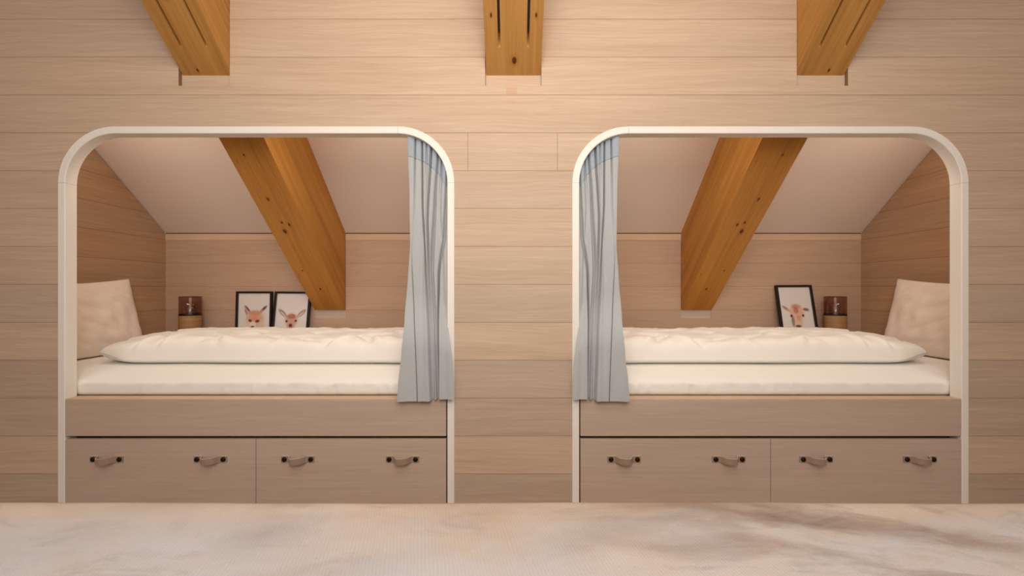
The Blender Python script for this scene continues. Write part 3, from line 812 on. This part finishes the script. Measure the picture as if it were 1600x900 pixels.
def alcove(s):
    side = 'left' if s < 0 else 'right'
    xo, xi = s * X_OUT, s * X_IN
    gap = 0.006
    # end walls follow the roof slope
    for nm, xx, th in (('wall_alcove_%s' % side, xo, s * 0.03), ('wall_partition_%s' % side, xi, -s * 0.03)):
        bm = bmesh.new()
        prism(bm, [(WT, 0.0), (Y_BACK, 0.0), (Y_BACK, Z_CB - gap * 1.3), (WT, z_ceil(WT) - gap * 1.3)], xx, xx + th * 0.18, 'x')
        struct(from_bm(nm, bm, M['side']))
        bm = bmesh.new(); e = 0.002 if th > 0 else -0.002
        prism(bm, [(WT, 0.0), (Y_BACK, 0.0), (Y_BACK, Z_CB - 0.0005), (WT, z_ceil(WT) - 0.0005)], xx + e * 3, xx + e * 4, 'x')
        struct(from_bm('trim_%d' % (11 + (s > 0) * 2 + (xx == xi)), bm, M['gap']))  # dark sheet standing in for the shade between end wall and ceiling
    # back wall with the pocket under the beam
    bx0, bx1 = s * (CX - 492) * R_BACK / K, s * (CX - 540) * R_BACK / K
    lo, hi = min(bx0, bx1), max(bx0, bx1)
    zn = ZZ(497.5, R_BACK)
    a, b = min(xo, xi), max(xo, xi)
    nlo, nhi = (lo - 0.001, hi + 0.001)
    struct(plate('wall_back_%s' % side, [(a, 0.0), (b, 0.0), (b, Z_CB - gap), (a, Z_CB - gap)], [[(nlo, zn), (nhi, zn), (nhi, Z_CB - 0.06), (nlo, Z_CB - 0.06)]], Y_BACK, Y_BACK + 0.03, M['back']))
    struct(box('trim_%d' % (7 if s < 0 else 8), nlo, nhi, Y_BACK + 0.012, Y_BACK + 0.03, zn, Z_CB - 0.06, M['front']))
    # light strip of wood under the slope, interrupted by the beam
    tz0 = ZZ(375.5, R_BACK)
    struct(box('trim_%d' % (15 if s < 0 else 16), a + 0.001, b - 0.001, Y_BACK - 0.0005, Y_BACK + 0.03, Z_CB - gap, Z_CB + 0.001, M['gap']))  # dark strip drawn as the shadow line where back wall meets ceiling
    bm = bmesh.new(); add_box(bm, a + 0.001, lo - 0.001, Y_BACK - 0.003, Y_BACK, tz0, Z_CB - gap); add_box(bm, hi + 0.001, b - 0.001, Y_BACK - 0.003, Y_BACK, tz0, Z_CB - gap)
    struct(from_bm('trim_%d' % (9 if s < 0 else 10), bm, M['sill']))
    bm = bmesh.new()
    prism(bm, [(WT, z_ceil(WT)), (Y_BACK + 0.03, z_ceil(Y_BACK + 0.03)), (Y_BACK + 0.03, z_ceil(Y_BACK + 0.03) + 0.04), (WT, z_ceil(WT) + 0.04)], a - 0.03, b + 0.03, 'x')
    struct(from_bm('ceiling_%s' % side, bm, M['plaster']))
    # interior beam, from the pocket in the back wall up to the front wall
    zb = ZZ(484, R_BACK)
    hv = z_ceil(Y_BACK) - zb + 0.012
    Ln = (Y_BACK - WT - 0.004) / math.cos(math.atan(BEAM_S))
    kn = []
    sx = 1 if s < 0 else -1
    for (lx, ly, rx, ry) in ((0.026, 0.655, 0.010, 0.015), (0.018, 0.715, 0.0055, 0.008), (-0.016, 0.70, 0.006, 0.010), (0.026, 0.86, 0.006, 0.010), (-0.005, 0.20, 0.006, 0.009), (0.045, 0.36, 0.004, 0.006), (0.03, 1.10, 0.004, 0.006)):
        kn.append((sx * lx, ly, 'b', rx, ry))
    b_ = beam('ceiling_beam', lo, hi, Y_BACK - 0.0005, zb, hv, Ln, BEAM_S, spruce('spruce_inner_%s' % side, kn, 11.0, (204, 144, 66), (160, 104, 40)))
    tag(b_, 'thick orange timber beam crossing the sloping ceiling inside the %s bed alcove' % side, 'beam', 'roof beams inside the alcoves')
    # bed
    bed_base(s, 'built-in %s wooden bed base with two strap-handled drawers, %s' % ('left' if s < 0 else 'right', 'under the fox and fawn prints' if s < 0 else 'under the calf print'))
    tag(mattress(s), 'low mattress under a white fitted sheet in the %s alcove' % side, 'mattress', 'mattresses')
    tag(duvet(s), 'puffy white duvet on the bed in the %s alcove, %s' % (side, 'below the two prints' if s < 0 else 'below the single print'), 'duvet', 'duvets')
    # pillow leaning on the end wall
    bm = pillow_mesh(0.62, 0.43, 0.115, s, 3.0, 0.0085)
    A, B = Vector((2.185, 0, Z_M)), Vector((2.275, 0, 0))
    lean = math.radians(14)
    up = Vector((math.sin(lean), 0, math.cos(lean))); nrm = Vector((-math.cos(lean), 0, math.sin(lean))); al = Vector((0, 1, 0))
    cen = Vector((2.188, 0.375, Z_M + 0.183))
    for v in bm.verts:
        a_, b2, t_ = v.co
        # tip the far top corner upward, sink the lower edge a bit
        tw = 0.020 * (a_ / 0.31) * max(0, b2 / 0.21)
        bb = max(b2, -0.186 + 0.012 * (t_ / 0.05) ** 2)
        p = cen + al * a_ + up * (bb + tw) + nrm * t_
        v.co = Vector((s * p.x, p.y, p.z))
    tag(from_bm('pillow', bm, M['pillow'], None, True), 'white pillow propped upright against the %s end wall of the alcove' % side, 'pillow', 'pillows')
    curtain(s, 'grey linen curtain gathered at the inner side of the %s alcove' % side)

alcove(-1); alcove(1)
picture(395.0, 455.5, 1.60, 0.0, fox, 'black framed fox print leaning beside the fawn print', Z_M - 0.0025, 2.0)
picture(456.0, 456.5, 1.60, math.radians(0.6), fawn, 'black framed fawn print, partly hidden behind the timber beam', Z_M - 0.0025, 7.5)
picture(1242.0, 446.5, 1.60, math.radians(-0.4), calf, 'black framed calf print leaning back in the right alcove', Z_M - 0.0025, 11.0)
lantern(-1, 297.5, 'lantern with smoked glass on a round wood base, in left alcove beside the fox print', Z_M - 0.0025)
lantern(1, 2 * CX - 1305.0, 'lantern with smoked glass on a round wood base, in right alcove beside the calf print', Z_M - 0.0025)

# ------------------------------------------------------------------ foreground bed
def fore_bed():
    zt = 0.55; yF = -1.62 + FPX * 0.37 / (775 - CY) ; yN = -2.75; xw = 1.12
    root = empty('bed', (0, (yF + yN) / 2, 0))
    inv = -Vector(root.location)
    o = box('bed_base', -xw + 0.04, xw - 0.04, yN + 0.04, yF - 0.04, 0.06, 0.30, M['bed'], root, 0.02); o.location = inv
    o = box('mattress', -xw + 0.03, xw - 0.03, yN + 0.03, yF - 0.03, 0.301, zt - 0.012, M['sheet'], root, 0.03); o.location = inv
    bm = bmesh.new()
    for x in (-xw + 0.12, xw - 0.12):
        for y in (yN + 0.12, yF - 0.12):
            b2 = bmesh.new(); add_box(b2, x - 0.03, x + 0.03, y - 0.03, y + 0.03, 0.0, 0.06)
            q = from_bm('leg', b2, M['black'], root); q.location = inv
    bm.free()
    # spread: rounded rectangle draped over the sides
    bm = bmesh.new(); nx, ny = 150, 140
    def fold(t, a, b, drop, rad=0.03):
        """arc-length parametrised drape of a strip: returns (pos, z)"""
        flat = (b - a) - 2 * rad; arc = rad * math.pi / 2; tot = 2 * drop + 2 * arc + flat
        q = t * tot
        if q < drop: return a, zt - rad - (drop - q)
        q -= drop
        if q < arc: th = q / rad; return a + rad - rad * math.cos(th), zt - rad + rad * math.sin(th)
        q -= arc
        if q < flat: return a + rad + q, zt
        q -= flat
        if q < arc: th = q / rad; return b - rad + rad * math.sin(th), zt - rad + rad * math.cos(th)
        q -= arc
        return b, zt - rad - q
    g = []
    for j in range(ny + 1):
        y, zy = fold(j / ny, yN, yF, 0.22)
        r = []
        for i in range(nx + 1):
            x, zx = fold(i / nx, -xw, xw, 0.22)
            z = min(zx, zy) if (zx < zt - 0.031 or zy < zt - 0.031) else zx + zy - zt
            z += 0.0035 * noise.noise(Vector((x * 1.6, y * 2.0, 2.0))) + 0.001 * noise.noise(Vector((x * 7, y * 7, 4.0)))
            r.append(bm.verts.new((x, y, z)))
        g.append(r)
    for j in range(ny):
        for i in range(nx): bm.faces.new((g[j][i], g[j][i + 1], g[j + 1][i + 1], g[j + 1][i]))
    o = from_bm('bedspread', bm, M['spread'], root, True); o.location = inv
    md = o.modifiers.new('t', 'SOLIDIFY'); md.thickness = 0.004; md.offset = -1
    tag(root, 'wide bed in the foreground under a mottled beige and grey bedspread', 'bed')
fore_bed()

# ------------------------------------------------------------------ light, world, camera
w = bpy.data.worlds.new('World'); bpy.context.scene.world = w; w.use_nodes = True
bg = w.node_tree.nodes['Background']; bg.inputs[0].default_value = (1.0, 0.93, 0.86, 1); bg.inputs[1].default_value = 0.78
def area(name, loc, target, sx, sy, power, col):
    l = bpy.data.lights.new(name, 'AREA'); l.shape = 'RECTANGLE'; l.size = sx; l.size_y = sy; l.energy = power; l.color = col
    o = bpy.data.objects.new(name, l); C.objects.link(o); o.location = loc
    o.rotation_euler = (Vector(target) - Vector(loc)).to_track_quat('-Z', 'Y').to_euler()
    return o
area('room_light', (0.0, -1.2, 2.5), (0.0, 0.0, 1.3), 1.4, 0.6, 10.0, (1.0, 0.84, 0.64))
area('frontal_fill', (0.0, -2.0, 1.75), (0.0, 0.0, 1.0), 1.2, 0.8, 23.0, (1.0, 0.94, 0.89))  # unseen soft lamp behind the camera, added as frontal fill
for s in (-1, 1):      # unseen fill lamps added behind the wall to brighten the alcoves
    for cx in (0.62, 1.82):
        area('alcove_fill', (s * cx, 0.075, 1.70), (s * cx, 0.70, 1.05), 0.7, 0.05, 2.6, (1.0, 0.88, 0.74))

cam = bpy.data.cameras.new('Camera'); co = bpy.data.objects.new('Camera', cam); C.objects.link(co)
co.location = (0, -D, EYE); co.rotation_euler = (math.radians(90), 0, 0)
cam.sensor_fit = 'HORIZONTAL'; cam.sensor_width = 36.0; cam.lens = FPX / 1600 * 36
cam.shift_x = -(CX - 800) / 1600; cam.shift_y = (CY - 450) / 1600
cam.clip_start = 0.02
bpy.context.scene.camera = co
sc = bpy.context.scene
sc.view_settings.view_transform = 'Standard'; sc.view_settings.look = 'None'
sc.view_settings.exposure = 0.0; sc.view_settings.gamma = 1.0
